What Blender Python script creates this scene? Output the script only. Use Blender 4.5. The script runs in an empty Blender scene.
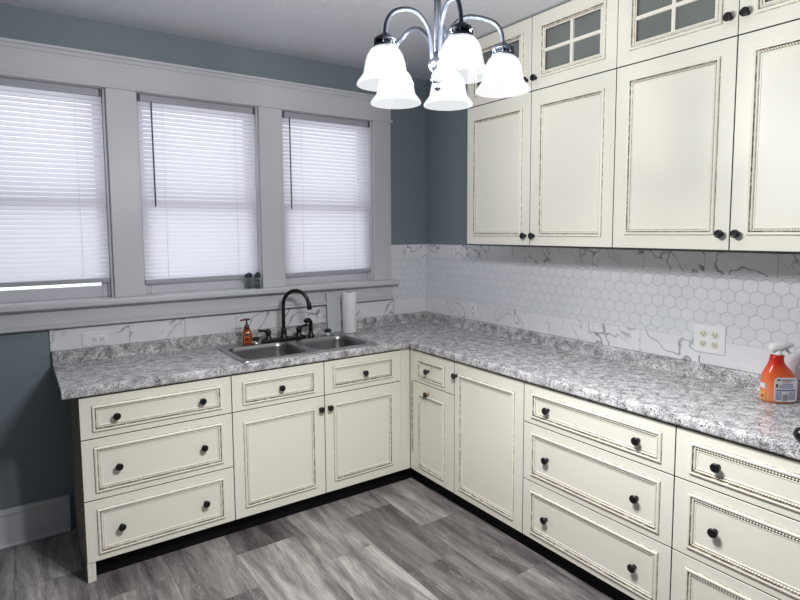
import bpy, bmesh, math, random
from math import sin, cos, pi, radians
from mathutils import Vector, Matrix

random.seed(7)
SC = bpy.context.scene
COL = SC.collection

# ------------------------------------------------------------------ helpers
def srgb(r, g, b):
    f = lambda c: (c / 255 / 12.92) if c / 255 <= .04045 else ((c / 255 + .055) / 1.055) ** 2.4
    return (f(r), f(g), f(b), 1)


class MB:
    """collects shapes, links them as ONE mesh object"""
    def __init__(self):
        self.bm = bmesh.new()

    def face(self, pts, mi=0, smooth=False):
        vs = [self.bm.verts.new(p) for p in pts]
        f = self.bm.faces.new(vs); f.material_index = mi; f.smooth = smooth
        return f

    def box(self, x0, x1, y0, y1, z0, z1, mi=0, bev=0, seg=2):
        if x0 > x1: x0, x1 = x1, x0
        if y0 > y1: y0, y1 = y1, y0
        if z0 > z1: z0, z1 = z1, z0
        r = bmesh.ops.create_cube(self.bm, size=1)
        vs = r['verts']
        for v in vs:
            v.co = Vector((x0 + (v.co.x + .5) * (x1 - x0), y0 + (v.co.y + .5) * (y1 - y0), z0 + (v.co.z + .5) * (z1 - z0)))
        fs = list({f for v in vs for f in v.link_faces})
        for f in fs: f.material_index = mi
        if bev:
            es = list({e for f in fs for e in f.edges})
            rr = bmesh.ops.bevel(self.bm, geom=es, offset=bev, segments=seg, profile=.5, affect='EDGES')
            for f in rr['faces']: f.material_index = mi
        return self

    def loft(self, rings, mi=0, smooth=True, closed=True, cap0=False, cap1=False, mats=None):
        R = [[self.bm.verts.new(p) for p in ring] for ring in rings]
        n = len(R[0])
        for i in range(len(R) - 1):
            for j in range(n if closed else n - 1):
                k = (j + 1) % n
                f = self.bm.faces.new((R[i][j], R[i][k], R[i + 1][k], R[i + 1][j]))
                f.smooth = smooth
                f.material_index = mats(i, j) if mats else mi
        if cap0: self.bm.faces.new(R[0][::-1]).material_index = mi
        if cap1: self.bm.faces.new(R[-1]).material_index = mi
        return self

    def lathe(self, prof, c=(0, 0, 0), axis=(0, 0, 1), seg=24, mi=0, smooth=True, cap=True, mats=None):
        q = Vector((0, 0, 1)).rotation_difference(Vector(axis))
        c = Vector(c)
        rings = [[c + q @ Vector((max(r, 1e-5) * cos(2 * pi * j / seg), max(r, 1e-5) * sin(2 * pi * j / seg), z)) for j in range(seg)] for r, z in prof]
        return self.loft(rings, mi, smooth, True, cap, cap, mats)

    def tube(self, path, r, seg=12, mi=0, cap=True):
        P = [Vector(p) for p in path]
        rr = r if isinstance(r, (list, tuple)) else [r] * len(P)
        rings = []; nrm = None
        for i, p in enumerate(P):
            t = (P[min(i + 1, len(P) - 1)] - P[max(i - 1, 0)]).normalized()
            if nrm is None:
                nrm = t.orthogonal().normalized()
            else:
                nrm = (nrm - t * nrm.dot(t)).normalized()
            b = t.cross(nrm)
            rings.append([p + (nrm * cos(2 * pi * j / seg) + b * sin(2 * pi * j / seg)) * rr[i] for j in range(seg)])
        return self.loft(rings, mi, True, True, cap, cap)

    def build(self, name, mats, parent=None, loc=None, rot=None):
        me = bpy.data.meshes.new(name)
        bmesh.ops.recalc_face_normals(self.bm, faces=self.bm.faces[:])
        self.bm.to_mesh(me); self.bm.free()
        for m in (mats if isinstance(mats, (list, tuple)) else [mats]): me.materials.append(m)
        o = bpy.data.objects.new(name, me); COL.objects.link(o)
        if parent: o.parent = parent
        if loc: o.location = loc
        if rot is not None: o.rotation_euler = (0, 0, rot) if not isinstance(rot, (tuple, list)) else rot
        return o


def spline(pts, n=8):
    P = [Vector(p) for p in pts]; P = [2 * P[0] - P[1]] + P + [2 * P[-1] - P[-2]]
    out = []
    for i in range(1, len(P) - 2):
        for k in range(n):
            t = k / n; a, b, c, d = P[i - 1], P[i], P[i + 1], P[i + 2]
            out.append(.5 * ((2 * b) + (c - a) * t + (2 * a - 5 * b + 4 * c - d) * t * t + (3 * b - a - 3 * c + d) * t ** 3))
    out.append(P[-2])
    return out


def rrect(x0, x1, y0, y1, r, z, n=6):
    pts = []
    for cx, cy, a0 in ((x1 - r, y1 - r, 0), (x0 + r, y1 - r, 90), (x0 + r, y0 + r, 180), (x1 - r, y0 + r, 270)):
        for k in range(n + 1):
            a = radians(a0 + 90 * k / n); pts.append((cx + r * cos(a), cy + r * sin(a), z))
    return pts


def tag(o, label, cat, group=None):
    o['label'] = label; o['category'] = cat
    if group: o['group'] = group
    return o


def empty(name, loc=(0, 0, 0), rot=0, label=None, cat=None, group=None):
    o = bpy.data.objects.new(name, None); COL.objects.link(o)
    o.empty_display_size = .05
    o.location = loc; o.rotation_euler = (0, 0, rot)
    if label: tag(o, label, cat, group)
    return o


def struct(o):
    o['kind'] = 'structure'; return o


def copy_tree(o, parent=None):
    c = o.copy(); COL.objects.link(c)
    if parent: c.parent = parent
    for ch in list(o.children): copy_tree(ch, c)
    return c

# ------------------------------------------------------------------ materials
class NT:
    def __init__(self, name):
        self.m = bpy.data.materials.new(name); self.m.use_nodes = True
        self.t = self.m.node_tree; self.b = self.t.nodes['Principled BSDF']; self.out = self.t.nodes['Material Output']

    def n(self, kind, **kw):
        nd = self.t.nodes.new('ShaderNode' + kind)
        for k, v in kw.items():
            if k.startswith('i_'):
                key = k[2:]
                nd.inputs[int(key) if key.isdigit() else key.replace('_', ' ')].default_value = v
            else: setattr(nd, k, v)
        return nd

    def l(self, a, b): self.t.links.new(a, b)

    def coords(self, scale=(1, 1, 1), kind='Object', rot=(0, 0, 0), loc=(0, 0, 0)):
        tc = self.n('TexCoord'); mp = self.n('Mapping')
        mp.inputs['Scale'].default_value = scale; mp.inputs['Rotation'].default_value = rot; mp.inputs['Location'].default_value = loc
        self.l(tc.outputs[kind], mp.inputs[0]); return mp.outputs[0]

    def noise(self, vec, scale, detail=4, rough=.55, dist=0):
        nd = self.n('TexNoise'); nd.inputs['Scale'].default_value = scale; nd.inputs['Detail'].default_value = detail
        nd.inputs['Roughness'].default_value = rough; nd.inputs['Distortion'].default_value = dist
        self.l(vec, nd.inputs['Vector']); return nd.outputs['Fac']

    def ramp(self, fac, stops, interp='LINEAR'):
        nd = self.n('ValToRGB'); cr = nd.color_ramp; cr.interpolation = interp
        while len(cr.elements) < len(stops): cr.elements.new(.5)
        for e, (p, c) in zip(cr.elements, stops):
            e.position = p; e.color = c if isinstance(c, tuple) else (c, c, c, 1)
        self.l(fac, nd.inputs[0]); return nd.outputs[0]

    def mix(self, fac, a, b, mode='MIX'):
        nd = self.n('Mix', data_type='RGBA', blend_type=mode)
        for s, v in ((nd.inputs[0], fac), (nd.inputs[6], a), (nd.inputs[7], b)):
            if isinstance(v, (int, float, tuple)): s.default_value = v
            else: self.l(v, s)
        return nd.outputs[2]

    def math(self, op, a, b=0.):
        nd = self.n('Math', operation=op)
        for s, v in zip(nd.inputs, (a, b)):
            if isinstance(v, (int, float)): s.default_value = v
            else: self.l(v, s)
        return nd.outputs[0]

    def bump(self, h, strength=.2, dist=.002):
        nd = self.n('Bump'); nd.inputs['Strength'].default_value = strength; nd.inputs['Distance'].default_value = dist
        self.l(h, nd.inputs['Height']); self.l(nd.outputs[0], self.b.inputs['Normal'])

    def set(self, **kw):
        for k, v in kw.items():
            key = {'spec': 'Specular IOR Level', 'coat': 'Coat Weight', 'col': 'Base Color', 'rough': 'Roughness', 'metal': 'Metallic', 'trans': 'Transmission Weight', 'ior': 'IOR'}[k]
            if isinstance(v, (int, float, tuple)): self.b.inputs[key].default_value = v
            else: self.l(v, self.b.inputs[key])
        return self


def plain(name, col, rough=.5, metal=0, spec=.5):
    t = NT(name); t.set(col=col, rough=rough, metal=metal, spec=spec); return t.m


def paint(name, col, rough=.5, var=.06, bump=.1, scale=60, spec=.5):
    t = NT(name); v = t.coords()
    f = t.noise(v, 5, 3)
    dark = tuple(c * (1 - var) for c in col[:3]) + (1,)
    t.set(col=t.mix(f, dark, col), rough=rough, spec=spec)
    t.bump(t.noise(v, scale, 3), bump, .001)
    return t.m

CREAM = srgb(238, 234, 220)
M_cream = paint('cream cabinet paint', CREAM, .42, .03, .05, 40)
M_creamd = paint('cream cabinet side', srgb(226, 221, 205), .5, .05, .05, 40)

t = NT('brown antique glaze in grooves'); v = t.coords((1, 1, 1))
f = t.ramp(t.noise(v, 38, 4, .6), [(.34, srgb(78, 65, 53)), (.50, srgb(146, 131, 110)), (.64, srgb(212, 205, 187))])
t.set(col=f, rough=.6); M_glaze = t.m
t = NT('rope notch glaze'); v = t.coords()
t.set(col=t.ramp(t.noise(v, 25, 3), [(.35, srgb(128, 114, 95)), (.65, srgb(172, 160, 138))]), rough=.6); M_rope = t.m
t = NT('shaded glazed side panel'); v = t.coords((1, 30, 1.5))
t.set(col=t.mix(t.noise(v, 4, 4), srgb(96, 88, 74), srgb(176, 167, 146)), rough=.55); M_side = t.m  # streaked glaze, darkened in colour for the shade on the unlit end
M_edge = plain('glazed door edge', srgb(96, 84, 68), .6)
M_black = paint('black satin metal', srgb(14, 14, 17), .32, .2, .05, 200)
M_brass = plain('worn brass', srgb(170, 125, 55), .35, 1)
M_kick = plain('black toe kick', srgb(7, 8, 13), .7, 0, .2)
M_white_trim = paint('white trim paint', srgb(209, 209, 213), .42, .05, .12, 30)
M_white = plain('white plastic', srgb(238, 238, 238), .35)
M_blue = paint('blue grey wall paint', srgb(129, 140, 147), .55, .04, .15, 90)

# ceiling: stippled paint
t = NT('stippled ceiling paint'); v = t.coords()
t.set(col=t.mix(t.ramp(t.noise(v, 55, 5, .7), [(.55, 0.), (.75, 1.)]), srgb(214, 215, 221), srgb(240, 240, 244)), rough=.5)
t.bump(t.noise(v, 60, 5, .7), .5, .006); M_ceil = t.m

# granite laminate
t = NT('grey granite laminate')
tc = t.coords()
gi = t.n('NewGeometry')
big = t.noise(tc, 24, 4, .6, .5)
mid = t.noise(tc, 105, 4, .75, .2)
fine = t.noise(tc, 150, 4, .7)
base = t.ramp(t.math('ADD', t.math('MULTIPLY', big, .34), t.math('MULTIPLY', mid, .66)), [(.37, srgb(58, 56, 60)), (.44, srgb(132, 129, 132)), (.50, srgb(186, 184, 186)), (.57, srgb(238, 237, 237))])
blk = t.ramp(t.noise(tc, 105, 3, .6, .2), [(.585, 0.), (.63, 1.)])
c1 = t.mix(blk, base, srgb(34, 33, 37))
wht = t.ramp(fine, [(.56, 0.), (.66, 1.)])
c2 = t.mix(t.math('MULTIPLY', wht, .75), c1, srgb(240, 240, 241))
t.set(col=c2, rough=.24, spec=.5); M_granite = t.m

# marble-look tile
t = NT('marble veined tile')
v = t.coords()
gi = t.n('NewGeometry')
off = t.n('VectorMath', operation='MULTIPLY_ADD')
cx = t.n('CombineXYZ'); 
for i in range(3): t.l(gi.outputs['Random Per Island'], cx.inputs[i])
t.l(cx.outputs[0], off.inputs[0]); off.inputs[1].default_value = (37, 53, 71); t.l(v, off.inputs[2])
vr = t.n('VectorRotate', rotation_type='EULER_XYZ'); t.l(off.outputs[0], vr.inputs['Vector']); vr.inputs['Rotation'].default_value = (.75, -.75, .2)
vs = t.n('VectorMath', operation='MULTIPLY'); t.l(vr.outputs[0], vs.inputs[0]); vs.inputs[1].default_value = (1, 1, .10)
w = t.noise(vs.outputs[0], 8, 2.2, .5, .06)
vein = t.ramp(t.math('ABSOLUTE', t.math('SUBTRACT', w, .5)), [(.0, 1.), (.006, .65), (.022, 0.)])
w2 = t.noise(off.outputs[0], 2.2, 3, .5, .5)
msk = t.ramp(w2, [(.42, 0.), (.54, 1.)])
cl = t.mix(t.math('MULTIPLY', t.ramp(t.noise(off.outputs[0], 3, 3), [(.4, 0.), (.8, 1.)]), .3), srgb(236, 236, 238), srgb(206, 208, 213))
t.set(col=t.mix(t.math('MULTIPLY', vein, t.math('MULTIPLY', msk, .85)), cl, srgb(96, 100, 110)), rough=.22)
M_marble = t.m

t = NT('white hexagon tile'); v = t.coords(); gi = t.n('NewGeometry')
t.set(col=t.mix(gi.outputs['Random Per Island'], srgb(224, 226, 230), srgb(229, 230, 234)), rough=.3); M_hex = t.m
M_grout = plain('grey grout', srgb(178, 178, 182), .8)

# vinyl floor tiles, 61 x 30.5 cm in running bond
t = NT('grey vinyl stone planks')
tc = t.n('TexCoord'); sp = t.n('SeparateXYZ'); t.l(tc.outputs['Object'], sp.inputs[0])
cb = t.n('CombineXYZ')
t.l(t.math('ADD', sp.outputs[1], 1.07 - .305 + 12.2), cb.inputs[0]); t.l(t.math('ADD', sp.outputs[0], .85 + 12.2), cb.inputs[1])
br = t.n('TexBrick'); t.l(cb.outputs[0], br.inputs['Vector'])
br.offset = .5; br.offset_frequency = 2
br.inputs['Color1'].default_value = (0, 0, 0, 1); br.inputs['Color2'].default_value = (1, 1, 1, 1); br.inputs['Mortar'].default_value = (.5, .5, .5, 1)
br.inputs['Scale'].default_value = 1; br.inputs['Mortar Size'].default_value = .0006; br.inputs['Brick Width'].default_value = .61; br.inputs['Row Height'].default_value = .305
rnd = br.outputs['Color']
mp = t.n('Mapping'); mp.inputs['Scale'].default_value = (12, 1.5, 1); t.l(tc.outputs['Object'], mp.inputs[0])
va = t.n('VectorMath', operation='MULTIPLY_ADD'); t.l(rnd, va.inputs[0]); va.inputs[1].default_value = (31, 47, 11); t.l(mp.outputs[0], va.inputs[2])
st = t.noise(va.outputs[0], 1.0, 9, .66, .5)
st2 = t.noise(va.outputs[0], 5.0, 6, .75, .2)
fac = t.math('ADD', t.math('MULTIPLY', st, .75), t.math('MULTIPLY', st2, .25))
colr = t.ramp(fac, [(.33, srgb(80, 75, 75)), (.45, srgb(124, 118, 117)), (.53, srgb(160, 154, 150)), (.66, srgb(206, 201, 195))])
tint = t.mix(t.math('MULTIPLY', rnd, .9), colr, t.mix(1., colr, srgb(150, 144, 148), 'MULTIPLY'))
vn = t.ramp(t.math('ABSOLUTE', t.math('SUBTRACT', t.noise(va.outputs[0], 1.6, 4, .6, 2.5), .5)), [(.0, 1.), (.006, .4), (.014, 0.)])
vmask = t.ramp(t.noise(va.outputs[0], .8, 2), [(.56, 0.), (.66, .65)])
tint2 = t.mix(t.math('MULTIPLY', vn, vmask), tint, srgb(214, 212, 212))
t.set(col=t.mix(br.outputs['Fac'], tint2, srgb(66, 63, 66)), rough=.36)
t.bump(fac, .12, .002); M_floor = t.m

# blinds: thin white translucent vinyl
t = NT('white vinyl slat')
d = t.n('BsdfDiffuse', i_0=srgb(232, 232, 238)); tr = t.n('BsdfTranslucent', i_0=(.90, .90, .95, 1)); mx = t.n('MixShader', i_0=.45)
gl = t.n('BsdfGlossy', i_1=.35); m2 = t.n('MixShader', i_0=.06)
t.l(d.outputs[0], mx.inputs[1]); t.l(tr.outputs[0], mx.inputs[2]); t.l(mx.outputs[0], m2.inputs[1]); t.l(gl.outputs[0], m2.inputs[2]); t.l(m2.outputs[0], t.out.inputs[0])
M_slat = t.m
M_rail = plain('shaded white blind rail', srgb(172, 173, 180), .4)  # grey puts the shade under the head casing into the white rail
M_wand = plain('clear grey wand', srgb(92, 98, 106), .25)
M_cord = plain('white cord', srgb(225, 225, 230), .7)


def glassy(name, tint, glossw, rough=.02):
    t = NT(name); tr = t.n('BsdfTransparent', i_0=tint); g = t.n('BsdfGlossy', i_1=rough); lw = t.n('LayerWeight', i_0=.5); mx = t.n('MixShader')
    t.l(t.math('ADD', t.math('MULTIPLY', t.math('POWER', lw.outputs['Facing'], 4.), glossw), .04), mx.inputs[0]); t.l(tr.outputs[0], mx.inputs[1]); t.l(g.outputs[0], mx.inputs[2]); t.l(mx.outputs[0], t.out.inputs[0])
    return t.m
M_pane = glassy('window glass', (.96, .97, .98, 1), .5)
M_jar = glassy('shaker glass', (.95, .97, .965, 1), .6, .08)
t = NT('smoky cabinet glass'); v = t.coords()
t.set(col=t.mix(t.noise(v, 2.5, 2), srgb(92, 97, 94), srgb(124, 128, 125)), rough=.16, spec=.6); M_smoke = t.m

t = NT('brushed stainless steel'); v = t.coords((1, 40, 40))
t.set(col=t.mix(t.noise(v, 12, 3), srgb(132, 132, 133), srgb(168, 168, 169)), rough=.3, metal=1); M_steel = t.m
t = NT('bright steel rim'); v = t.coords((1, 40, 40))
t.set(col=t.mix(t.noise(v, 12, 3), srgb(168, 168, 171), srgb(196, 197, 200)), rough=.32, metal=1); M_steelrim = t.m
M_chrome = plain('chrome', srgb(215, 217, 220), .12, 1)
M_nickel = plain('dark brushed nickel', srgb(62, 67, 76), .5, .7)
M_nickelp = plain('polished nickel', srgb(150, 156, 166), .25, 1)
M_slot = plain('dark slot', srgb(52, 48, 44), .6)
M_ivory = plain('ivory receptacle', srgb(226, 221, 204), .4)
t = NT('paper towel'); v = t.coords()
t.set(col=srgb(240, 240, 238), rough=.9, spec=.1); vv = t.n('TexVoronoi', i_Scale=70.); t.l(v, vv.inputs['Vector']); t.bump(vv.outputs['Distance'], .35, .002); M_paper = t.m
t = NT('pale mottled board'); v = t.coords()
t.set(col=t.mix(t.noise(v, 90, 4), srgb(196, 198, 201), srgb(214, 216, 219)), rough=.6); M_board = t.m
M_core = plain('cardboard core', srgb(70, 66, 64), .9)

t = NT('amber liquid soap'); t.set(col=srgb(190, 84, 26), rough=.12, trans=.6, ior=1.4); M_amber = t.m
M_pump = plain('dark red brown pump', srgb(96, 38, 30), .35)
M_label = plain('violet label', srgb(70, 52, 88), .5)
M_gold = plain('gold label text', srgb(196, 112, 52), .5)
# spray bottle: red shrink sleeve fading to orange, then amber
t = NT('red to orange bottle sleeve'); tc = t.n('TexCoord'); sp = t.n('SeparateXYZ'); t.l(tc.outputs['Object'], sp.inputs[0])
t.set(col=t.ramp(t.math('DIVIDE', sp.outputs[2], .2), [(.0, srgb(222, 138, 92)), (.32, srgb(226, 128, 82)), (.60, srgb(222, 92, 50)), (.78, srgb(206, 50, 36)), (1., srgb(186, 24, 28))]), rough=.22); M_sleeve = t.m
M_backlabel = plain('white back label', srgb(222, 218, 220), .45)
M_lblue = plain('blue label print', srgb(120, 122, 160), .5)
M_lred = plain('red label print', srgb(180, 60, 64), .5)
M_ldark = plain('dark label print', srgb(48, 46, 60), .5)
M_lgrey = plain('grey bar print', srgb(120, 118, 122), .5)
M_lyel = plain('yellow label print', srgb(224, 176, 92), .5)


def emis(name, col, s, diff=None):
    t = NT(name); e = t.n('Emission', i_0=col, i_1=s)
    if diff:
        d = t.n('BsdfDiffuse', i_0=diff); a = t.n('AddShader'); t.l(e.outputs[0], a.inputs[0]); t.l(d.outputs[0], a.inputs[1]); t.l(a.outputs[0], t.out.inputs[0])
    else: t.l(e.outputs[0], t.out.inputs[0])
    return t.m
def glow_glass(name, tint, e):
    t = NT(name); tr = t.n('BsdfTransparent', i_0=(tint, tint, tint, 1)); em = t.n('Emission', i_0=(.95, .975, 1, 1), i_1=e); a = t.n('AddShader')
    t.l(tr.outputs[0], a.inputs[0]); t.l(em.outputs[0], a.inputs[1]); t.l(a.outputs[0], t.out.inputs[0]); return t.m
M_shade = glow_glass('lit frosted shade glass', .64, .50)
M_bulb = glow_glass('lit bulb', .96, .9)
LAMP_W = 36

# ------------------------------------------------------------------ room
H = 2.72
XL, YF = -4.2, -4.7
CF = -.62      # counter front edge (window run, y)
CR = -.606     # counter front edge (right run, x)
FL = -.600     # door faces, window run
FR = -.5864    # door faces, right run
FU = -.3156    # upper door faces
WX = [(-2.86, -2.157), (-2.013, -1.312), (-1.163, -.482)]
WZ0, WZ1 = 1.235, 2.382

struct(MB().box(XL, .15, YF, .15, -.1, 0).build('floor', M_floor))
struct(MB().box(XL, .15, YF, .15, H, H + .1).build('ceiling', M_ceil))
w = MB(); T = .16
w.box(XL, .15, 0, T, 0, WZ0); w.box(XL, .15, 0, T, WZ1, H)
xs = [XL] + [x for p in WX for x in p] + [.15]
for i in range(0, len(xs), 2): w.box(xs[i], xs[i + 1], 0, T, WZ0, WZ1)
struct(w.build('wall_back', M_blue))
struct(MB().box(0, .15, YF, 0, 0, H).build('wall_right', M_blue))
struct(MB().box(XL - .15, XL, YF, .15, 0, H).build('wall_left', M_blue))
struct(MB().box(XL - .15, .15, YF - .15, YF, 0, H).build('wall_front', M_blue))

b = MB(); b.box(XL, -2.425, -.02, 0, 0, .178, 0, .002); b.box(XL, -2.425, -.026, 0, .170, .2, 0, .004); b.box(XL, -2.425, -.032, 0, 0, .018, 0, .006)
struct(b.build('baseboard_back', M_white_trim))

# window casings, head and stool: one joinery set of trims
c = MB()
for x0, x1 in ((-2.157, -2.013), (-1.312, -1.163), (-.482, -.335), (-3.01, -2.86)):
    c.box(x0, x1, -.022, 0, 1.25, 2.385, 0, .003)
struct(c.build('trim_1', M_white_trim))
h = MB()
h.box(-3.03, -.335, -.026, 0, 2.385, 2.505, 0, .002)
h.box(-3.04, -.322, -.036, 0, 2.372, 2.388, 0, .005)
h.loft([[(x, y, z) for y, z in ((0, 2.495), (-.028, 2.495), (-.032, 2.505), (-.040, 2.512), (-.046, 2.524), (-.058, 2.530), (-.058, 2.541), (0, 2.541))] for x in (-3.06, -.315)], 0, False, True, True, True)
struct(h.build('trim_2', M_white_trim))
s = MB(); s.box(-3.06, -.298, -.078, .045, 1.214, 1.250, 0, .010, 3)
struct(s.build('trim_3', M_white_trim))
a = MB(); a.box(-3.01, -.338, -.024, 0, 1.128, 1.214, 0, .002)
a.loft([[(x, y, z) for y, z in ((0, 1.140), (-.026, 1.140), (-.032, 1.134), (-.030, 1.128), (-.044, 1.124), (-.044, 1.112), (-.034, 1.106), (0, 1.106))] for x in (-3.015, -.332)], 0, False, True, True, True)
struct(a.build('trim_4', M_white_trim))

# sash windows
for k, (x0, x1) in enumerate(WX):
    f = MB()                                             # jamb liners + stops
    f.box(x0, x0 + .012, 0, T, WZ0, WZ1); f.box(x1 - .012, x1, 0, T, WZ0, WZ1)
    f.box(x0 + .012, x1 - .012, 0, T, WZ1 - .012, WZ1); f.box(x0 + .012, x1 - .012, .046, T, WZ0, WZ0 + .0155)
    f.box(x0 + .012, x0 + .024, .03, .048, WZ0 + .016, WZ1 - .012, 0, .003); f.box(x1 - .024, x1 - .012, .03, .048, WZ0 + .016, WZ1 - .012, 0, .003)
    win = struct(f.build('window_%d' % (k + 1), M_white_trim))
    L = MB(); a0, a1 = x0 + .012, x1 - .012
    L.box(a0, a0 + .042, .05, .084, 1.251, 1.785, 0, .003); L.box(a1 - .042, a1, .05, .084, 1.251, 1.785, 0, .003)
    L.box(a0 + .042, a1 - .042, .05, .084, 1.251, 1.313, 0, .002); L.box(a0 + .042, a1 - .042, .05, .084, 1.742, 1.785, 0, .002)
    lo = L.build('lower_sash', M_white_trim, win)
    MB().box(a0 + .04, a1 - .04, .066, .069, 1.305, 1.745).build('pane', M_pane, lo)
    U = MB()
    U.box(a0, a0 + .042, .09, .124, 1.745, 2.37, 0, .003); U.box(a1 - .042, a1, .09, .124, 1.745, 2.37, 0, .003)
    U.box(a0 + .042, a1 - .042, .09, .124, 1.745, 1.788, 0, .002); U.box(a0 + .042, a1 - .042, .09, .124, 2.32, 2.37, 0, .002)
    up = U.build('upper_sash', M_white_trim, win)
    MB().box(a0 + .04, a1 - .04, .106, .109, 1.785, 2.325).build('pane', M_pane, up)

# venetian blinds
def blind(x0, x1, zb, tilt_r, label, wand):
    y = .016
    root = empty('window_blind', ((x0 + x1) / 2, y, 2.37), 0, label, 'blind', 'white venetian blinds in the windows')
    w2 = (x1 - x0) / 2
    MB().box(-w2 + .004, w2 - .004, -.014, .014, -.04, -.003, 0, .002).build('headrail', M_rail, root)
    for sx in (-1, 1):
        MB().box(sx * (w2 - .002), sx * (w2 - .016), -.018, -.0135, -.044, -.001, 0, .001).build('end_bracket', M_wand, root)
    s = MB(); z = -.052; zend = zb + .011 - 2.37; th = radians(69); P = (z - zend - .006) / round((z - zend - .006) / .0243); hw = .0128
    while z > zend + .003:
        rows = []
        for e in range(6):
            u = -1 + 2 * e / 5; bow = .0021 * (1 - u * u)
            rows.append((u * hw * cos(th) - bow * sin(th), u * hw * sin(th) + bow * -cos(th) * 0))
        # room edge low: y grows with z
        R = [[(-w2 + .004, yy, z + zz), (w2 - .004, yy, z + zz)] for yy, zz in rows]
        s.loft(R, 0, True, False)
        z -= P
    s.build('slats', M_slat, root)
    br = MB(); br.box(-w2 + .004, w2 - .004, -.012, .012, -.012, .012, 0, .003)
    br.build('bottom_rail', M_rail, root, (0, 0, zb - 2.37), (0, tilt_r, 0))
    for cx in (-w2 + .13, w2 - .13):
        MB().tube([(cx, -.0145, -.04), (cx, -.0145, zb + .01 - 2.37)], .0009, 6).build('ladder_cord', M_cord, root)
    if wand is not None:
        MB().tube([(wand, -.022, -.036), (wand, -.020, -.05), (wand + .003, -.020, -.62)], [.002, .0042, .0042], 8).build('tilt_wand', M_wand, root)
    return root
blind(WX[0][0] + .014, WX[0][1] - .014, 1.345, radians(0), 'white venetian blind in the leftmost window, raised a little above a bright gap', None)
blind(WX[1][0] + .014, WX[1][1] - .014, 1.325, radians(-.3), 'white venetian blind in the middle window, above the small glass shakers', .085 - .351)
blind(WX[2][0] + .014, WX[2][1] - .014, 1.323, radians(-.5), 'white venetian blind in the window nearest the room corner, behind the faucet', .062 - .341)

# ------------------------------------------------------------------ wall tile (surface of the walls)
def tile_strip(mb, p0, p1, z0, z1, axis, joints, th=.008):
    """tiles along a wall; axis 'x' = on the window wall, 'y' = on the right wall"""
    e = [p0] + joints + [p1]
    for a, b2 in zip(e[:-1], e[1:]):
        a2, c2 = min(a, b2) + .0008, max(a, b2) - .0008
        if axis == 'x': mb.box(a2, c2, -th, 0, z0 + .0008, z1 - .0008, 0, .0008, 1)
        else: mb.box(-th, 0, a2, c2, z0 + .0008, z1 - .0008, 0, .0008, 1)
RY = -3.09
m1 = MB(); tile_strip(m1, -2.473, -.009, .985, 1.10, 'x', [-2.093, -1.793, -1.489, -1.19, -.89, -.60, -.305])
struct(m1.build('trim_5', M_marble))
m1 = MB(); tile_strip(m1, 0, RY, .985, 1.10, 'y', [-.30, -.607, -.905, -1.212, -1.515, -1.80, -2.105, -2.41, -2.72])
struct(m1.build('trim_6', M_marble))
m1 = MB(); tile_strip(m1, -.333, -.009, 1.402, 1.502, 'x', [-.20])
struct(m1.build('trim_7', M_marble))
m1 = MB(); tile_strip(m1, 0, RY, 1.402, 1.502, 'y', [-.31, -.61, -.907, -1.207, -1.506, -1.808, -2.108, -2.41, -2.72])
struct(m1.build('trim_8', M_marble))

def hexes(u0, u1, z0, z1, put, name):
    mb = MB(); r = .0346; g = .0010; W = r * math.sqrt(3); row = 0; zc = z0
    def clip(poly):
        for ax, lim, sg in ((0, u0, 1), (0, u1, -1), (1, z0, 1), (1, z1, -1)):
            out = []
            for i in range(len(poly)):
                p, q = poly[i], poly[(i + 1) % len(poly)]
                ip, iq = sg * (p[ax] - lim) >= 0, sg * (q[ax] - lim) >= 0
                if ip: out.append(p)
                if ip != iq:
                    k = (lim - p[ax]) / (q[ax] - p[ax]); out.append((p[0] + k * (q[0] - p[0]), p[1] + k * (q[1] - p[1])))
            poly = out
            if len(poly) < 3: return []
        return poly
    while zc < z1 + r:
        uc = u0 + (W / 2 if row % 2 else 0)
        while uc < u1 + W:
            top = clip([(uc + (r - g - .0008) * sin(pi / 3 * k), zc + (r - g - .0008) * cos(pi / 3 * k)) for k in range(6)])
            bot = clip([(uc + (r - g) * sin(pi / 3 * k), zc + (r - g) * cos(pi / 3 * k)) for k in range(6)])
            if len(top) >= 3 and len(top) == len(bot):
                A = [mb.bm.verts.new(put(u, .0075, z)) for u, z in top]; B = [mb.bm.verts.new(put(u, .0066, z)) for u, z in bot]
                D = [mb.bm.verts.new(put(u, .001, z)) for u, z in bot]
                mb.bm.faces.new(A)
                for X, Y in ((A, B), (B, D)):
                    for i in range(len(A)):
                        j = (i + 1) % len(A); mb.bm.faces.new((X[i], X[j], Y[j], Y[i]))
            uc += W
        zc += 1.5 * r; row += 1
    P = [put(u, d, z) for d in (.0062, 0) for u, z in ((u0, z0), (u1, z0), (u1, z1), (u0, z1))]
    for q in ((0, 1, 2, 3), (4, 5, 6, 7), (0, 1, 5, 4), (1, 2, 6, 5), (2, 3, 7, 6), (3, 0, 4, 7)): mb.face([P[i] for i in q], 1)
    return struct(mb.build(name, [M_hex, M_grout]))
hexes(0, .324, 1.10, 1.402, lambda u, d, z: (-.009 - u, -d, z), 'trim_9')
hexes(.0, -RY, 1.10, 1.402, lambda u, d, z: (-d, -u, z), 'trim_10')

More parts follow.
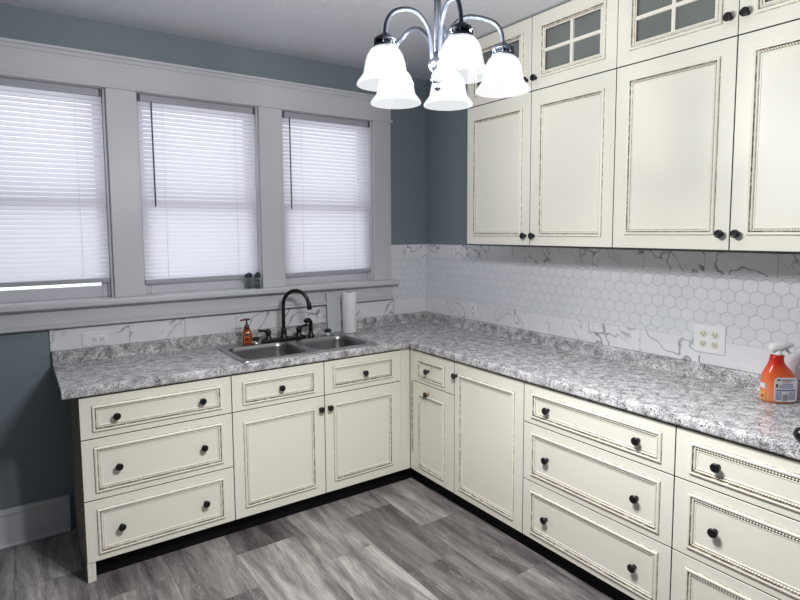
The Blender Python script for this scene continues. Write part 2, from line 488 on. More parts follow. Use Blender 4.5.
# ------------------------------------------------------------------ cabinet building blocks
def knob_mesh():
    k = MB()
    k.lathe([(.0095, 0), (.0095, .003), (.006, .006), (.0055, .014), (.009, .017), (.0155, .0195), (.0172, .023), (.0165, .0275), (.0125, .030), (.0115, .0292), (.008, .0305), (.0068, .0298), (.003, .0312), (0, .0312)], (0, 0, 0), (0, -1, 0), 16)
    return k
KNOB = None
def knob(parent, x, z, brass=False):
    global KNOB
    if brass:
        k = MB(); k.lathe([(.0105, 0), (.0105, .003), (.007, .006), (.0065, .016), (.008, .018)], (0, 0, 0), (0, -1, 0), 16, 0)
        k.lathe([(.008, .018), (.0155, .0195), (.0172, .023), (.0165, .0275), (.0125, .030), (.008, .0305), (0, .0312)], (0, 0, 0), (0, -1, 0), 16, 1)
        o = k.build('knob', [M_brass, M_black], parent, (x, 0, z)); o['label'] = 'black knob with worn brass stem'
        return o
    if KNOB is None:
        o = knob_mesh().build('knob', M_black, parent, (x, 0, z)); KNOB = o
    else:
        o = KNOB.copy(); COL.objects.link(o); o.parent = parent; o.location = (x, 0, z)
    return o

LIP = [(0, 0), (.0012, .003), (.0024, .0078), (.0065, .0098), (.0118, .0082), (.0132, .003), (.0146, .0015)]
BEAD = [(.0154, .0030), (.0174, .0064), (.0196, .0070), (.0218, .0058), (.0232, .0022)]
TAIL = [(.0246, .0008), (.0268, .0020), (.0300, .0020), (.0312, 0)]

def molding(parent, x0, x1, z0, z1, pitch=.0096, inward_glass=False):
    mb = MB()
    C4 = [(x0, z0, 1, 1), (x1, z0, -1, 1), (x1, z1, -1, -1), (x0, z1, 1, -1)]
    def pt(ci, d, h):
        x, z, sx, sz = C4[ci]; return (x + sx * d, -h, z + sz * d)
    prof = LIP + [BEAD[0]]
    for s in range(4):
        a, b2 = s, (s + 1) % 4
        for i in range(len(prof) - 1):
            mb.face([pt(a, *prof[i]), pt(b2, *prof[i]), pt(b2, *prof[i + 1]), pt(a, *prof[i + 1])], 1 if i >= 4 or i == 0 else 0)
        tl = [BEAD[-1]] + TAIL
        for i in range(len(tl) - 1):
            mb.face([pt(a, *tl[i]), pt(b2, *tl[i]), pt(b2, *tl[i + 1]), pt(a, *tl[i + 1])], 1 if i < 1 else 0)
        # rope bead
        A = [Vector(pt(a, d, 0)) for d, _ in BEAD]; B = [Vector(pt(b2, d, 0)) for d, _ in BEAD]
        n = max(4, int((B[2] - A[2]).length / pitch)); rings = []
        for k in range(n):
            for fr, hs in ((0, .45), (.32, 1.), (.72, 1.)):
                tt = (k + fr) / n
                rings.append([A[i].lerp(B[i], tt) + Vector((0, -h * (hs if s % 2 == 0 else max(hs, .9)), 0)) for i, (_, h) in enumerate(BEAD)])
        rings.append([B[i] + Vector((0, -h * .45, 0)) for i, (_, h) in enumerate(BEAD)])
        mb.loft(rings, 0, True, False, mats=lambda i, j: 2 if i % 3 == 0 and s % 2 == 0 else 0)
    return mb.build('molding', [M_cream, M_glaze, M_rope], parent)

def slab(name, parent, x0, x1, z0, z1, lab=None):
    """overlay front, its face in local y = 0; sides glazed brown"""
    mb = MB(); g = .0021; b_ = .0012
    x0, x1, z0, z1 = x0 + g, x1 - g, z0 + g, z1 - g
    f = [(x0 + b_, 0, z0 + b_), (x1 - b_, 0, z0 + b_), (x1 - b_, 0, z1 - b_), (x0 + b_, 0, z1 - b_)]
    e = [(x0, b_, z0), (x1, b_, z0), (x1, b_, z1), (x0, b_, z1)]
    k = [(x, .019, z) for x, _, z in e]
    mb.loft([f, e], 0, False); mb.loft([e, k], 1, False); mb.face(f, 0); mb.face(k, 1)
    return mb.build(name, [M_cream, M_edge], parent)

def glass_front(name, parent, x0, x1, z0, z1, px0, px1, pz0, pz1):
    """frame with a recessed 2 x 2 divided pane"""
    mb = MB(); g = .0016; X0, X1, Z0, Z1 = x0 + g, x1 - g, z0 + g, z1 - g; i = .0308
    a, b2, c2, d2 = px0 + i, px1 - i, pz0 + i, pz1 - i
    o_ = [(X0, Z0), (X1, Z0), (X1, Z1), (X0, Z1)]; n_ = [(a, c2), (b2, c2), (b2, d2), (a, d2)]
    R = lambda q, y: [(x, y, z) for x, z in q]
    mb.loft([R(o_, .019), R(o_, 0)], 1, False); mb.loft([R(o_, 0), R(n_, 0)], 0, False)
    mb.loft([R(n_, 0), R(n_, .019)], 1, False); mb.loft([R(n_, .019), R(o_, .019)], 0, False)
    o = mb.build(name, [M_cream, M_edge], parent)
    MB().box(a - .004, b2 + .004, .010, .013, c2 - .004, d2 + .004).build('glass_pane', M_smoke, o)
    m2 = MB(); xm, zm = (a + b2) / 2, (c2 + d2) / 2
    for x0_, x1_, z0_, z1_ in ((xm - .008, xm + .008, c2, d2), (a, xm - .008, zm - .008, zm + .008), (xm + .008, b2, zm - .008, zm + .008)):
        m2.box(x0_, x1_, -.001, .010, z0_, z1_, 0)
    m2.build('muntin', M_cream, o)
    return o

ZB, ZT, S1, S2 = .0933, .868, .672, .385

def base_cabinet(loc, rot, w, fronts, label, name='base_cabinet', kick=True, yback=.56, toe=.07, hollow=False, xa=.001):
    root = empty(name, loc, rot, label, 'cabinet', 'cream base cabinets under the countertop')
    cb_ = MB(); zl_ = ZB - .002
    if hollow:
        cb_.box(.001, w - .001, .0205, .032, zl_, .8735); cb_.box(.001, w - .001, .0205, yback, zl_, zl_ + .016)
        cb_.box(.001, .017, .032, yback, zl_, .8735); cb_.box(w - .017, w - .001, .032, yback, zl_, .8735); cb_.box(.001, w - .001, yback - .008, yback, zl_, .8735)
    else: cb_.box(xa, w - .001, .0205, yback, zl_, .8735, 0)
    cb_.build('carcass', M_creamd, root)
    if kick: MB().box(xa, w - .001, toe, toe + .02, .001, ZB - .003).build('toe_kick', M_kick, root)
    for kind, x0, x1, z0, z1, pan, knobs in fronts:
        o = slab(kind, root, x0, x1, z0, z1)
        molding(o, *pan)
        for kb in knobs: knob(o, *kb)
    return root

def drawers3(w, kx=.150, st=.046):
    out = []
    for z0, z1, p0, p1 in ((S1, ZT, .703, .826), (S2, S1, .418, .632), (ZB, S2, .126, .342)):
        zc = (p0 + p1) / 2
        out.append(('drawer', 0, w, z0, z1, (st, w - st, p0, p1), [(kx, zc), (w - kx, zc)]))
    return out

R90 = -pi / 2
# --- window run
w0 = 2.404 - 1.717
cab = base_cabinet((-2.404, FL, 0), 0, w0, drawers3(w0, .150, .050), 'three-drawer cream base cabinet with a panelled end, left of the sink cabinet', toe=.05, xa=.021)
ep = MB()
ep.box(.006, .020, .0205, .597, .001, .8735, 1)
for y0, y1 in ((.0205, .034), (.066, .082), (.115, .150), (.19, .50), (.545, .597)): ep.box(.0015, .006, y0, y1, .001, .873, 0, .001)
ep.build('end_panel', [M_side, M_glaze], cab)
ft = MB(); ft.box(.0015, .0195, .002, .0200, .001, ZB - .001, 0, .001); ft.box(.0205, .036, .004, .024, .001, ZB - .001, 0, .001)
ft.build('corner_foot', M_cream, cab)
w1 = 1.717 - .657; xm = 1.717 - 1.1865
base_cabinet((-1.717, FL, 0), 0, w1, [
    ('false_drawer_front', 0, xm, S1, ZT, (.056, xm - .058, .700, .824), [((xm) / 2 + .004, .762)]),
    ('false_drawer_front', xm, w1, S1, ZT, (xm + .055, w1 - .062, .706, .830), [((xm + w1) / 2, .766)]),
    ('door', 0, xm, ZB, S1, (.056, xm - .058, .145, .610), [(xm - .028, .598)]),
    ('door', xm, w1, ZB, S1, (xm + .056, w1 - .065, .150, .612), [(xm + .028, .598)])],
    'cream two-door sink cabinet under the steel sink', yback=.595, toe=.05, hollow=True)
# filler between the runs
fl = MB(); fl.box(-.656, FR, FL + .004, FL + .02, ZB, .873, 0, .001); fl.box(FR + .004, FR + .02, FL + .0045, -.628, ZB, .873, 0, .001)
tag_o = empty('corner_filler', (-.62, -.6, 0), 0, 'narrow cream filler strip in the inside corner between the two cabinet runs', 'cabinet filler')
fo = fl.build('filler_panel', M_cream, tag_o); fo.location = (.62, .6, 0)
gv = MB()
for y in (-.612, -.622): gv.box(FR + .0028, FR + .0042, y - .0022, y + .0022, .2, .665)
g_o = gv.build('groove', M_glaze, tag_o); g_o.location = (.62, .6, 0)
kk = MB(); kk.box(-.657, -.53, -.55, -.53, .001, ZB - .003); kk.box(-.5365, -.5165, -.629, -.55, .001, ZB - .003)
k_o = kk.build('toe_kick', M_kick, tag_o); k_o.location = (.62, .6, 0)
# --- right run
def rc(y0, y1, fronts, label):
    return base_cabinet((FR, y0, 0), R90, y0 - y1, fronts, label, yback=.575, toe=.05)
wa = 1.030 - .6295
rc(-.6295, -1.030, [
    ('drawer', 0, wa, S1, ZT, (.058, wa - .085, .698, .820), [(wa / 2 - .04, .760)]),
    ('door', 0, wa, ZB, S1, (.058, wa - .088, .136, .606), [(wa / 2 - .045, .618, True)])],
    'narrow cream base cabinet by the corner, with a brass-stemmed knob on its small door')
wb = 1.557 - 1.030
rc(-1.030, -1.557, [('door', 0, wb, ZB, ZT, (.045, wb - .060, .136, .802), [(.019, .790)])],
   'cream base cabinet with one full-height door, between the narrow cabinet and the drawers')
wc = 2.3225 - 1.557
rc(-1.557, -2.3225, drawers3(wc, .152, .052), 'wide three-drawer cream base cabinet in the middle of the right-hand run')
rc(-2.3225, -3.088, drawers3(wc, .158, .056), 'wide three-drawer cream base cabinet at the right edge, below the orange spray bottle')

# --- wall cabinets
ZU, ZV, ZC = 1.5207, 2.3319, 2.712
def wall_cabinet(y0, y1, ym, z0, z1, doors, label, glass):
    w = y0 - y1
    root = empty('wall_cabinet', (FU, y0, z0), R90, label, 'cabinet', 'cream wall cabinets above the tiled wall')
    dp = -FU - .0005
    if glass:
        sh = MB(); t_ = .016
        sh.box(.001, w - .001, .0205, dp, 0.001, t_); sh.box(.001, w - .001, .0205, dp, z1 - z0 - t_, z1 - z0 - .001)
        for x in (.001, ym - t_ / 2, w - t_ - .001): sh.box(x, x + t_, .0205, dp, t_, z1 - z0 - t_)
        sh.box(.001, w - .001, dp - .008, dp, .001, z1 - z0 - .001)
        sh.build('carcass', M_creamd, root)
    else:
        MB().box(.001, w - .001, .0205, dp, .001, z1 - z0 - .001).build('carcass', M_creamd, root)
    for x0, x1, pan, kx, kz in doors:
        if glass: o = glass_front('glass_door', root, x0, x1, 0, z1 - z0, pan[0], pan[1], pan[2] - z0, pan[3] - z0)
        else: o = slab('door', root, x0, x1, 0, z1 - z0)
        molding(o, pan[0], pan[1], pan[2] - z0, pan[3] - z0)
        knob(o, kx, kz - z0)
    return root
wu = 1.839 - .8235; um = 1.330 - .8235
D1 = lambda z0, z1, kz: [(0, um, (.056, um - .059, z0, z1), um - .030, kz), (um, wu, (um + .060, wu - .060, z0, z1), um + .030, kz)]
wall_cabinet(-.8235, -1.839, um, ZU, ZV - .0005, D1(1.570, 2.258, 1.574), 'two-door cream wall cabinet nearest the room corner, below the left glass-door cabinet', False)
wall_cabinet(-.8235, -1.839, um, ZV + .0005, ZC, D1(2.388, 2.652, 2.393), 'cream top cabinet with divided glass doors, partly behind the chandelier', True)
wv = 2.875 - 1.839; vm = 2.357 - 1.839
D2 = lambda z0, z1, kz: [(0, vm, (.062, vm - .058, z0, z1), vm - .030, kz), (vm, wv, (vm + .058, wv - .060, z0, z1), vm + .030, kz)]
wall_cabinet(-1.839, -2.875, vm, ZU, ZV - .0005, D2(1.580, 2.270, 1.586), 'two-door cream wall cabinet at the right edge, above the four-socket outlet', False)
wall_cabinet(-1.839, -2.875, vm, ZV + .0005, ZC, D2(2.390, 2.652, 2.404), 'cream top cabinet with divided glass doors, cut by the top right of the photo', True)

# ------------------------------------------------------------------ countertops
CT, CB = .920, .876
def ct_prof(front, back):
    """(depth, z) outline from back top round the front to back bottom; depth is negative outward"""
    return [(back, CT), (front + .016, CT), (front + .008, CT - .0015), (front + .002, CT - .006), (front, CT - .014), (front, CB + .008), (front + .003, CB + .002), (front + .01, CB - .001), (front + .03, CB - .001), (front + .03, CB + .012), (back, CB + .012)]
X0 = -2.466; SX0, SX1, SY0, SY1 = -1.630, -.838, -.560, -.110
mb = MB()
P = ct_prof(CF, -.001)
mit = lambda y: (CR / CF) * y - .0008
def seg(xa, xb, P):
    ring = lambda xf: [((xf(y) if callable(xf) else xf), y, z) for y, z in P]
    mb.loft([ring(xa), ring(xb)], 0, False, True, True, True)
seg(X0, SX0, P); seg(SX1, mit, P)
seg(SX0, SX1, ct_prof(CF, SY0)); mb.box(SX0, SX1, SY1, -.001, CB + .012, CT)
bmesh.ops.remove_doubles(mb.bm, verts=mb.bm.verts[:], dist=1e-5)
for f in mb.bm.faces: f.smooth = False
top1 = mb.build('countertop', M_granite)
tag(top1, 'grey speckled laminate countertop under the windows, holding the sink', 'countertop', 'grey speckled countertops')
SPH = .985
sp = MB(); prof = lambda: [(-.001, CT), (-.034, CT), (-.031, CT + .006), (-.029, CT + .014), (-.029, SPH - .006), (-.026, SPH - .001), (-.022, SPH), (-.001, SPH)]
sp.loft([[((x if x else (y - .0006)), y, z) for y, z in prof()] for x in (X0, 0)], 0, False, True, True, True)
sp.build('backsplash', M_granite, top1)
mb = MB(); P = ct_prof(CR, -.001)
mit2 = lambda x: (CF / CR) * x - .0008
mb.loft([[(x, mit2(x), z) for x, z in P], [(x, RY, z) for x, z in P]], 0, False, True, True, True)
top2 = mb.build('countertop', M_granite)
tag(top2, 'grey speckled laminate countertop along the right wall, holding the spray bottle', 'countertop', 'grey speckled countertops')
sp = MB(); sp.loft([[(x, (y0 if y0 else (x - .0006)), z) for x, z in prof()] for y0 in (0, RY)], 0, False, True, True, True)
sp.build('backsplash', M_granite, top2)

# ------------------------------------------------------------------ sink
sink = empty('kitchen_sink', (-1.231, -.335, CT), 0, 'double-bowl stainless steel drop-in sink under the black faucet', 'sink')
o2 = lambda q: [(x + 1.231, y + .335, z) for x, y, z in q]
basins = [(-1.622, -1.250, -.560, -.200), (-1.198, -.848, -.560, -.200)]
rim = MB()
bm = rim.bm
def loop(pts):
    vs = [bm.verts.new(p) for p in pts]; return vs, [bm.edges.new((vs[i], vs[(i + 1) % len(vs)])) for i in range(len(vs))]
zt = .0075
vo, eo = loop(o2(rrect(-1.650, -.812, -.588, -.092, .03, zt)))
ed = list(eo); bl = []
for q in basins:
    vb, eb = loop(o2(rrect(*q, .062, zt))); ed += eb; bl.append(vb)
bmesh.ops.triangle_fill(bm, use_beauty=True, use_dissolve=False, edges=ed)
# rolled outer edge
vo2 = [bm.verts.new((v.co.x * 1.006, v.co.y * 1.008, .001)) for v in vo]
for i in range(len(vo)):
    j = (i + 1) % len(vo); bm.faces.new((vo[i], vo[j], vo2[j], vo2[i]))
rim.build('rim', M_steelrim, sink)
for q in basins:
    bw = MB(); x0, x1, y0, y1 = q; rings = []
    for ins, z, r in ((0, zt, .062), (.004, .003, .062), (.008, -.02, .062), (.014, -.12, .058), (.026, -.150, .054), (.055, -.166, .045), (.115, -.168, .02)):
        rings.append(o2(rrect(x0 + ins, x1 - ins, y0 + ins, y1 - ins, r, z)))
    bw.loft(rings, 0, True, True, False, True)
    bo = bw.build('bowl', M_steel, sink)
    dr = MB(); cx, cy = (x0 + x1) / 2 + 1.231, (y0 + y1) / 2 + .335
    dr.lathe([(.042, -.1675), (.042, -.165), (.036, -.1645), (.03, -.166), (0, -.166)], (cx, cy, 0), seg=20)
    dr.build('drain', M_chrome, bo)

# faucet
ZS = CT + .0085
fc = empty('kitchen_faucet', (-1.235, -.150, ZS), 0, 'black high-arc two-handle faucet on the back of the sink', 'faucet')
bp_ = MB(); bp_.loft([rrect(-.150, .150, -.030, .030, .029, 0), rrect(-.150, .150, -.030, .030, .029, .010), rrect(-.146, .146, -.026, .026, .025, .016)], 0, True, True, True, True)
bp_.build('base_plate', M_black, fc)
dv = (sin(radians(46)), -cos(radians(46)))
pr = [(0, 0, .012), (0, 0, .10), (0, 0, .20)] 
Rr = .083
for k in range(1, 11):
    a_ = pi * k / 10 * .95; d_ = Rr - Rr * cos(a_); pr.append((dv[0] * d_, dv[1] * d_, .215 + Rr * 1.15 * sin(a_)))
pr.append((dv[0] * .168, dv[1] * .168, .222))
sp_ = MB(); pth = spline(pr, 4); sp_.tube(pth, .0115, 14)
tip = Vector(pr[-1]); sp_.lathe([(.0135, -.03), (.0150, -.022), (.0150, .012), (.0135, .016), (.0115, .02)], tip, (-.1, .1, 1), 16)
sp_.lathe([(.026, .012), (.026, .018), (.019, .026), (.017, .05), (.0185, .062), (.0165, .07), (.012, .076)], (0, 0, 0), seg=20)
sp_.build('spout', M_black, fc)
for sx in (-1, 1):
    hd = MB(); hx = sx * .102
    hd.lathe([(.024, .012), (.024, .018), (.017, .026), (.015, .045), (.018, .056), (.017, .066), (.010, .074), (.006, .078), (0, .079)], (hx, 0, 0), seg=18)
    dd = (-.9, -.2) if sx < 0 else (.85, .25)
    hd.tube(spline([(hx, 0, .066), (hx + dd[0] * .03, dd[1] * .03, .070), (hx + dd[0] * .06, dd[1] * .06, .075), (hx + dd[0] * .078, dd[1] * .078, .074)], 4), [.007] * 4 + [.0065] * 4 + [.0085] * 4 + [.006], 10)
    hd.build('lever_handle', M_black, fc)
spv = empty('sink_sprayer', (-1.050, -.150, ZS), 0, 'black side sprayer standing right of the faucet', 'sprayer')
s_ = MB(); s_.lathe([(.024, 0), (.024, .006), (.017, .014), (.0145, .03), (.014, .034)], seg=18); s_.build('holder', M_black, spv)
s_ = MB(); s_.tube(spline([(0, 0, .034), (0, 0, .066), (-.001, -.001, .090), (-.014, -.006, .107), (-.034, -.014, .108), (-.044, -.018, .102)], 4), [.013] * 8 + [.0145] * 4 + [.016] * 9, 12); s_.build('spray_head', M_black, spv)
def strainer(x, y, label):
    r = empty('sink_strainer', (x, y, ZS), 0, label, 'sink strainer', 'sink strainers on the sink deck')
    MB().lathe([(.040, 0), (.042, .003), (.040, .006), (.028, .016), (.012, .022), (0, .022)], seg=24).build('cup', M_chrome, r)
    MB().lathe([(.020, .0205), (.024, .024), (.022, .033), (.012, .038), (0, .039)], seg=18).build('cap', M_black, r)
strainer(-1.415, -.145, 'chrome sink strainer with black cap, beside the amber soap bottle')
strainer(-.928, -.150, 'chrome sink strainer with black cap, between sprayer and white board')

# soap bottle
so = empty('soap_dispenser', (-1.478, -.170, ZS), radians(-14), 'amber liquid soap bottle with dark red pump, on the sink corner', 'soap bottle')
s_ = MB(); s_.loft([rrect(-.030 + i, .030 - i, -.020 + i, .020 - i, .013, z) for i, z in ((.003, 0), (0, .004), (0, .070), (.004, .084), (.012, .094), (.0135, .098))], 0, True, True, True, True)
s_.build('bottle', M_amber, so)
s_ = MB(); s_.box(-.020, .014, -.0212, -.0203, .018, .074, 0); s_.box(-.016, .010, -.0216, -.0212, .056, .068, 1); s_.box(-.016, .010, -.0216, -.0212, .024, .046, 2)
s_.build('label_sticker', [M_gold, M_label, M_amber], so)
s_ = MB(); s_.lathe([(.015, .097), (.0155, .112), (.012, .120), (.006, .124), (.0045, .146), (.009, .148), (.011, .154), (.006, .158), (0, .158)], seg=18)
s_.tube([(.02, 0, .1535), (-.01, -.0, .1535), (-.038, -.008, .150)], [.006, .0065, .0045], 10); s_.build('pump', M_pump, so)

# paper towel and board
pt = empty('paper_towel_roll', (-.752, -.128, CT), 0, 'white paper towel roll standing right of the pale board', 'paper towel')
s_ = MB(); s_.lathe([(.018, .002), (.047, .002), (.048, .006), (.048, .268), (.047, .272), (.019, .272)], seg=40, cap=False); s_.build('roll', M_paper, pt)
s_ = MB(); s_.lathe([(.019, .271), (.0175, .270), (.0175, .004), (.019, .003)], seg=24, cap=False); s_.build('core', M_core, pt)
bd = MB(); bd.box(-.050, .050, -.006, .006, 0, .268, 0, .002)
tag(bd.build('cutting_board', M_board, None, (-.829, -.058, CT + .001), (radians(-4), 0, 0)), 'pale upright board leaning against the backsplash, left of the paper towel roll', 'board')

# glass shakers on the stool
def shaker(x, y, label):
    r = empty('glass_shaker', (x, y, 1.2505), 0, label, 'shaker', 'small glass shakers on the window stool')
    g = MB(); g.lathe([(0, .002), (.019, 0), (.0245, .004), (.0245, .062), (.020, .072), (.0175, .076), (.0160, .072), (.0215, .060), (.0215, .008), (0, .007)], seg=16, cap=False); g.build('glass_body', M_jar, r)
    g = MB(); g.lathe([(.0165, .072), (.0172, .076), (.0172, .088), (.014, .093), (.006, .098), (0, .098)], seg=16); g.build('cap', M_nickel, r)
    return r
for i, (x, y, l) in enumerate([(-1.416, -.040, 'small glass shaker with dark cap, left one of the front pair on the window stool'),
                               (-1.355, -.044, 'small glass shaker with dark cap, right one of the front pair on the window stool'),
                               (-1.392, .004, 'small glass shaker with dark cap, back left against the middle blind'),
                               (-1.336, .002, 'small glass shaker with dark cap, back right against the middle blind')]):
    shaker(x, y, l)

# ------------------------------------------------------------------ electrical
def recept(mb, cx, cz, horiz=False, s=1):
    """duplex half on a plate in local xz, face -y"""
    mb.lathe([(.0165 * s, .0), (.0165 * s, .0026), (.0155 * s, .0034), (0, .0034)], (cx, -.005, cz), (0, -1, 0), 20, 1)
    for dx in (-.0062, .0062):
        a_, b2 = (cx + dx * s, cz + .003) if not horiz else (cx + .003, cz + dx * s)
        hw, hh = (.0013, .0045) if not horiz else (.0045, .0013)
        mb.box(a_ - hw, a_ + hw, -.0090, -.0080, b2 - hh, b2 + hh, 2)
    if not horiz: mb.lathe([(.0024, 0), (.0024, .0004), (0, .0004)], (cx, -.0084, cz - .007), (0, -1, 0), 8, 2)
    else: mb.lathe([(.0024, 0), (.0024, .0004), (0, .0004)], (cx - .007, -.0084, cz), (0, -1, 0), 8, 2)
def outlet(loc, rot, w, h, spots, horiz, label, mat):
    r = empty('wall_outlet', loc, rot, label, 'outlet', 'white wall outlets')
    p = MB(); p.box(-w / 2, w / 2, -.006, 0, -h / 2, h / 2, 0, .002); p.build('cover_plate', M_white, r)
    for cx, cz in spots:
        q = MB(); recept(q, cx, cz, horiz); q.build('receptacle', [M_white, mat, M_slot], r)
outlet((-2.264, -.0085, 1.031), 0, .122, .072, [(-.0, 0), (.036, 0)], True, 'white sideways double outlet at the left end of the tile strip under the windows', M_white)
outlet((-.0085, -2.146, 1.104), R90, .140, .128, [(-.026, .022), (.026, .022), (-.026, -.022), (.026, -.022)], False, 'white four-socket outlet on the right wall near the spray bottle', M_ivory)
outlet((-.0085, -.550, 1.056), R90, .072, .094, [(0, .020), (0, -.020)], False, 'white single outlet on the right wall near the room corner', M_white)

# ------------------------------------------------------------------ spray bottle
sb = empty('spray_bottle', (-.130, -2.480, CT + .001), radians(-36), 'orange and red spray bottle with white trigger on the right counter', 'spray bottle')
s_ = MB()
def oval(wx, wy, z, cx=0, n=28): return [(cx + wx * math.copysign(abs(cos(2 * pi * k / n)) ** .75, cos(2 * pi * k / n)), wy * math.copysign(abs(sin(2 * pi * k / n)) ** .75, sin(2 * pi * k / n)), z) for k in range(n)]
s_.loft([oval(a_, b2, z, c2) for a_, b2, z, c2 in ((.056, .032, 0, 0), (.062, .037, .004, 0), (.064, .038, .02, 0), (.064, .038, .085, 0), (.060, .036, .105, -.002), (.048, .031, .125, -.006), (.034, .026, .143, -.010), (.026, .022, .158, -.012), (.024, .020, .172, -.012), (.024, .020, .186, -.010), (.017, .017, .188, -.010))], 0, True, True, True, True)
s_.build('bottle', M_sleeve, sb)
s_ = MB(); rl = rrect(-.040, .048, .008, .104, .014, 0)
s_.loft([[(x, -.0375, z) for x, z, _ in rl], [(x, -.0388, z) for x, z, _ in rl]], 0, False, True, True, True)
def pr_(x0, x1, z0, z1, mi): s_.box(x0, x1, -.0393, -.0387, z0, z1, mi)
pr_(-.030, -.018, .092, .098, 3); pr_(-.012, .034, .093, .096, 3); pr_(-.008, .022, .086, .089, 2)
pr_(-.010, .030, .077, .080, 1); pr_(-.034, -.026, .066, .078, 3)
for i in range(4): pr_(-.022, .034 - .004 * (i % 2), .061 + i * .0038, .0625 + i * .0038, 1)
pr_(-.035, .043, .050, .056, 1)
for i in range(7): pr_(-.034, -.010, .016 + i * .0045, .0183 + i * .0045, 1); pr_(.016, .042, .016 + i * .0045, .0183 + i * .0045, 1)
for i in range(6): pr_(-.006 + i * .0034, -.0042 + i * .0034, .012, .038, 4)
s_.build('back_label', [M_backlabel, M_lblue, M_lred, M_ldark, M_lgrey], sb)
s_ = MB(); s_.box(-.0655, -.060, -.020, .012, .010, .040, 0, .001); s_.box(-.0660, -.060, -.016, .0, .018, .030, 1); s_.box(-.0655, -.060, -.020, .010, .055, .075, 2, .001)
s_.build('front_label', [M_lyel, M_lred, M_backlabel], sb)
s_ = MB(); s_.lathe([(.019, .186), (.0195, .190), (.0195, .203), (.015, .206)], (-.010, 0, 0), seg=24)
sec = lambda x, z0, z1, hy: [(x, -hy, z0), (x, hy, z0), (x, hy * 1.0, (z0 + z1) / 2), (x, hy * .7, z1), (x, -hy * .7, z1), (x, -hy, (z0 + z1) / 2)]
s_.loft([sec(-.052, .212, .222, .008), sec(-.046, .206, .232, .013), (sec(-.028, .203, .240, .015)), sec(0, .204, .244, .015), sec(.03, .216, .245, .014), sec(.052, .224, .243, .012), sec(.056, .227, .240, .010)], 0, True, True, True, True)
s_.lathe([(.0095, 0), (.0095, .010), (.006, .012), (0, .012)], (.055, 0, .234), (1, 0, 0), 14)
bmesh.ops.scale(s_.bm, vec=(.80, .9, .88), space=Matrix.Translation((.010, 0, -.186)), verts=s_.bm.verts[:])
s_.build('spray_head', M_white, sb)
s_ = MB(); s_.tube(spline([(.020, 0, .215), (.026, 0, .208), (.032, 0, .200), (.040, 0, .191)], 4), [.007] * 4 + [.006] * 5 + [.005] * 4, 8); s_.build('trigger', M_white, sb)

# black saucepan: only the end of its handle reaches into the photo
pn = empty('saucepan', (-.330, -2.950, CT), 0, 'black rounded pan handle end poking in over the counter at the right edge', 'pan')
s_ = MB(); s_.lathe([(0, .002), (.085, .001), (.092, .006), (.095, .075), (.097, .077), (.092, .075), (.088, .010), (0, .008)], seg=32, cap=False); s_.build('pan_body', M_black, pn)
s_ = MB(); s_.tube(spline([(-.066, .068, .055), (-.11, .113, .040), (-.17, .175, .026), (-.215, .222, .026), (-.240, .248, .027)], 4), [.008] * 4 + [.011] * 4 + [.016] * 4 + [.023] * 3 + [.020] + [.008], 14); s_.build('handle', M_black, pn)

# ------------------------------------------------------------------ chandelier
CX, CY = -1.610, -2.172
ch = empty('chandelier', (CX, CY, H), 0, 'five-light nickel chandelier with white bell glass shades', 'chandelier')
zl = lambda z: z - H
MB().lathe([(.065, -.001), (.065, -.012), (.05, -.026), (.018, -.034), (.010, -.04)], seg=32).build('ceiling_canopy', M_nickel, ch)
MB().lathe([(.0095, zl(2.09)), (.0095, zl(H - .03))], seg=16).build('stem', M_nickel, ch)
hb = MB(); hb.lathe([(.0095, zl(2.10)), (.014, zl(2.092)), (.024, zl(2.075)), (.026, zl(2.064)), (.020, zl(2.050)), (.010, zl(2.042)), (.010, zl(2.036)), (.017, zl(2.030)), (.019, zl(2.024)), (.013, zl(2.016)), (.007, zl(2.012)), (.010, zl(2.007)), (.011, zl(2.002)), (.006, zl(1.996)), (0, zl(1.993))], seg=24)
hb.build('hub', M_nickelp, ch)
SH = [(r_, z * .89) for r_, z in [(.075, 0), (.0752, .003), (.072, .010), (.065, .020), (.0590, .029), (.0570, .035), (.0545, .050), (.0515, .068), (.0470, .084), (.0395, .098), (.030, .107), (.026, .109)]]
arms = [(179.0, .172, 1.9870, 0), (251.5, .172, 1.9885, .008), (322, .180, 1.9880, -.003), (39.3, .151, 1.9850, -.005), (104.9, .154, 1.9815, -.014)]
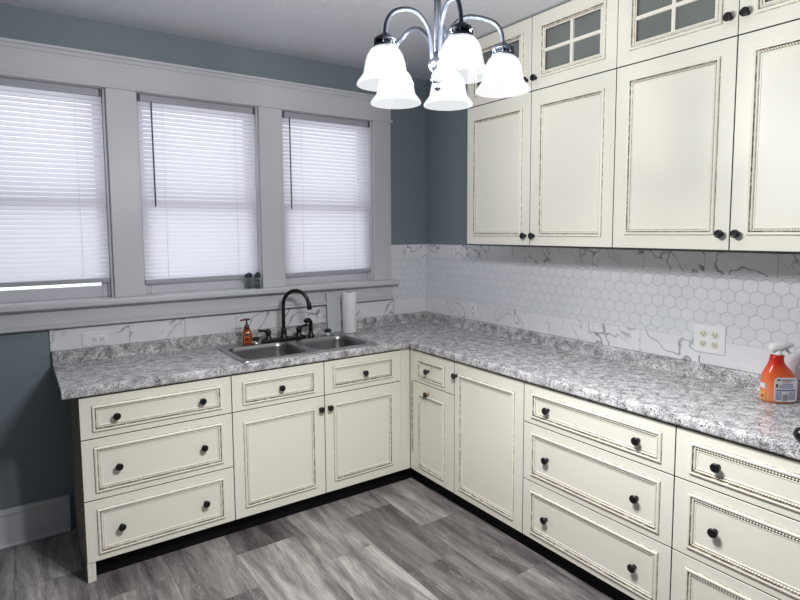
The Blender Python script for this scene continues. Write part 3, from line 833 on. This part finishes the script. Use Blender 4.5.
for ang, R, zr, lift in arms:
    ca, sa = cos(radians(ang)), sin(radians(ang)); zr -= H
    ar = MB(); q = [(.010, 2.060), (.019, 2.085), (.022, 2.12), (.034, 2.160 + lift), (.066, 2.190 + lift), (.102, 2.194 + lift), (R - .028, 2.179 + lift), (R - .006, 2.150), (R, 2.112)]
    ar.tube(spline([(r_ * ca, r_ * sa, zl(z)) for r_, z in q], 5), .0058, 12)
    arm = ar.build('arm', M_nickel, ch)
    px, py = R * ca, R * sa
    fx = MB()
    fx.lathe([(.006, zr + .133), (.010, zr + .130), (.024, zr + .121), (.029, zr + .116), (.029, zr + .111), (.0, zr + .111)], (px, py, 0), seg=24)
    fx.lathe([(.029, zr + .094), (.0305, zr + .096), (.0305, zr + .100), (.027, zr + .101), (.027, zr + .094)], (px, py, 0), seg=24, cap=False)
    for k in range(8):
        aa = 2 * pi * k / 8; fx.tube([(px + .0275 * cos(aa), py + .0275 * sin(aa), zr + .097), (px + .0275 * cos(aa), py + .0275 * sin(aa), zr + .114)], .0022, 6)
    fx.build('shade_holder', M_nickel, ch)
    sh = MB(); inner = [(r_ - .0028, z) for r_, z in SH[::-1]]
    sh.lathe([(r_, z + zr) for r_, z in SH + inner + [SH[0]]], (px, py, 0), seg=40, cap=False)
    sh.build('glass_shade', M_shade, ch)
    bu = MB(); bu.lathe([(0, .020), (.010, .0215), (.020, .027), (.0255, .036), (.027, .046), (.025, .056), (.019, .066), (.014, .074), (.013, .088)], (px, py, zr), seg=20); bu.build('bulb', M_bulb, ch)
    so_ = MB(); so_.lathe([(0, .090), (.026, .090), (.027, .092), (.022, .110), (0, .111)], (px, py, zr), seg=20); so_.build('bulb_light_shield', M_nickel, ch)  # added opaque cup above the bulb, keeps its light off holder and arms
    ld = bpy.data.lights.new('bulb_light', 'POINT'); ld.energy = LAMP_W; ld.shadow_soft_size = .02; ld.color = (.97, .985, 1)
    lo_ = bpy.data.objects.new('bulb_light', ld); COL.objects.link(lo_); lo_.parent = ch; lo_.location = (px, py, zr + .060)

# ------------------------------------------------------------------ daylight, camera, view
wd = bpy.data.worlds.new('daylight'); SC.world = wd; wd.use_nodes = True
bg = wd.node_tree.nodes['Background']; bg.inputs[0].default_value = (.955, .945, 1, 1); bg.inputs[1].default_value = 1.95

cam = bpy.data.cameras.new('camera'); co = bpy.data.objects.new('camera', cam); COL.objects.link(co); SC.camera = co
C = Vector((-2.613, -3.4389, 1.6067)); yaw, pit, rol, fpx = .6028, -.0842, -.0059, 563.95
fw = Vector((sin(yaw) * cos(pit), cos(yaw) * cos(pit), sin(pit))); rt = Vector((cos(yaw), -sin(yaw), 0)); up = rt.cross(fw)
r2 = cos(rol) * rt + sin(rol) * up; u2 = -sin(rol) * rt + cos(rol) * up
mt = Matrix((r2, u2, -fw)).transposed().to_4x4(); mt.translation = C; co.matrix_world = mt
cam.sensor_width = 36; cam.lens = fpx / 800 * 36; cam.shift_y = -22 / 800; cam.clip_start = .05; cam.clip_end = 100

SC.view_settings.view_transform = 'Standard'; SC.view_settings.look = 'None'; SC.view_settings.gamma = 1; SC.view_settings.use_curve_mapping = False
SC.view_settings.exposure = 0
cy_ = SC.cycles
cy_.max_bounces = 10; cy_.diffuse_bounces = 5; cy_.glossy_bounces = 4; cy_.transmission_bounces = 6; cy_.transparent_max_bounces = 12
cy_.sample_clamp_indirect = 6; cy_.use_denoising = True; cy_.caustics_reflective = False; cy_.caustics_refractive = False
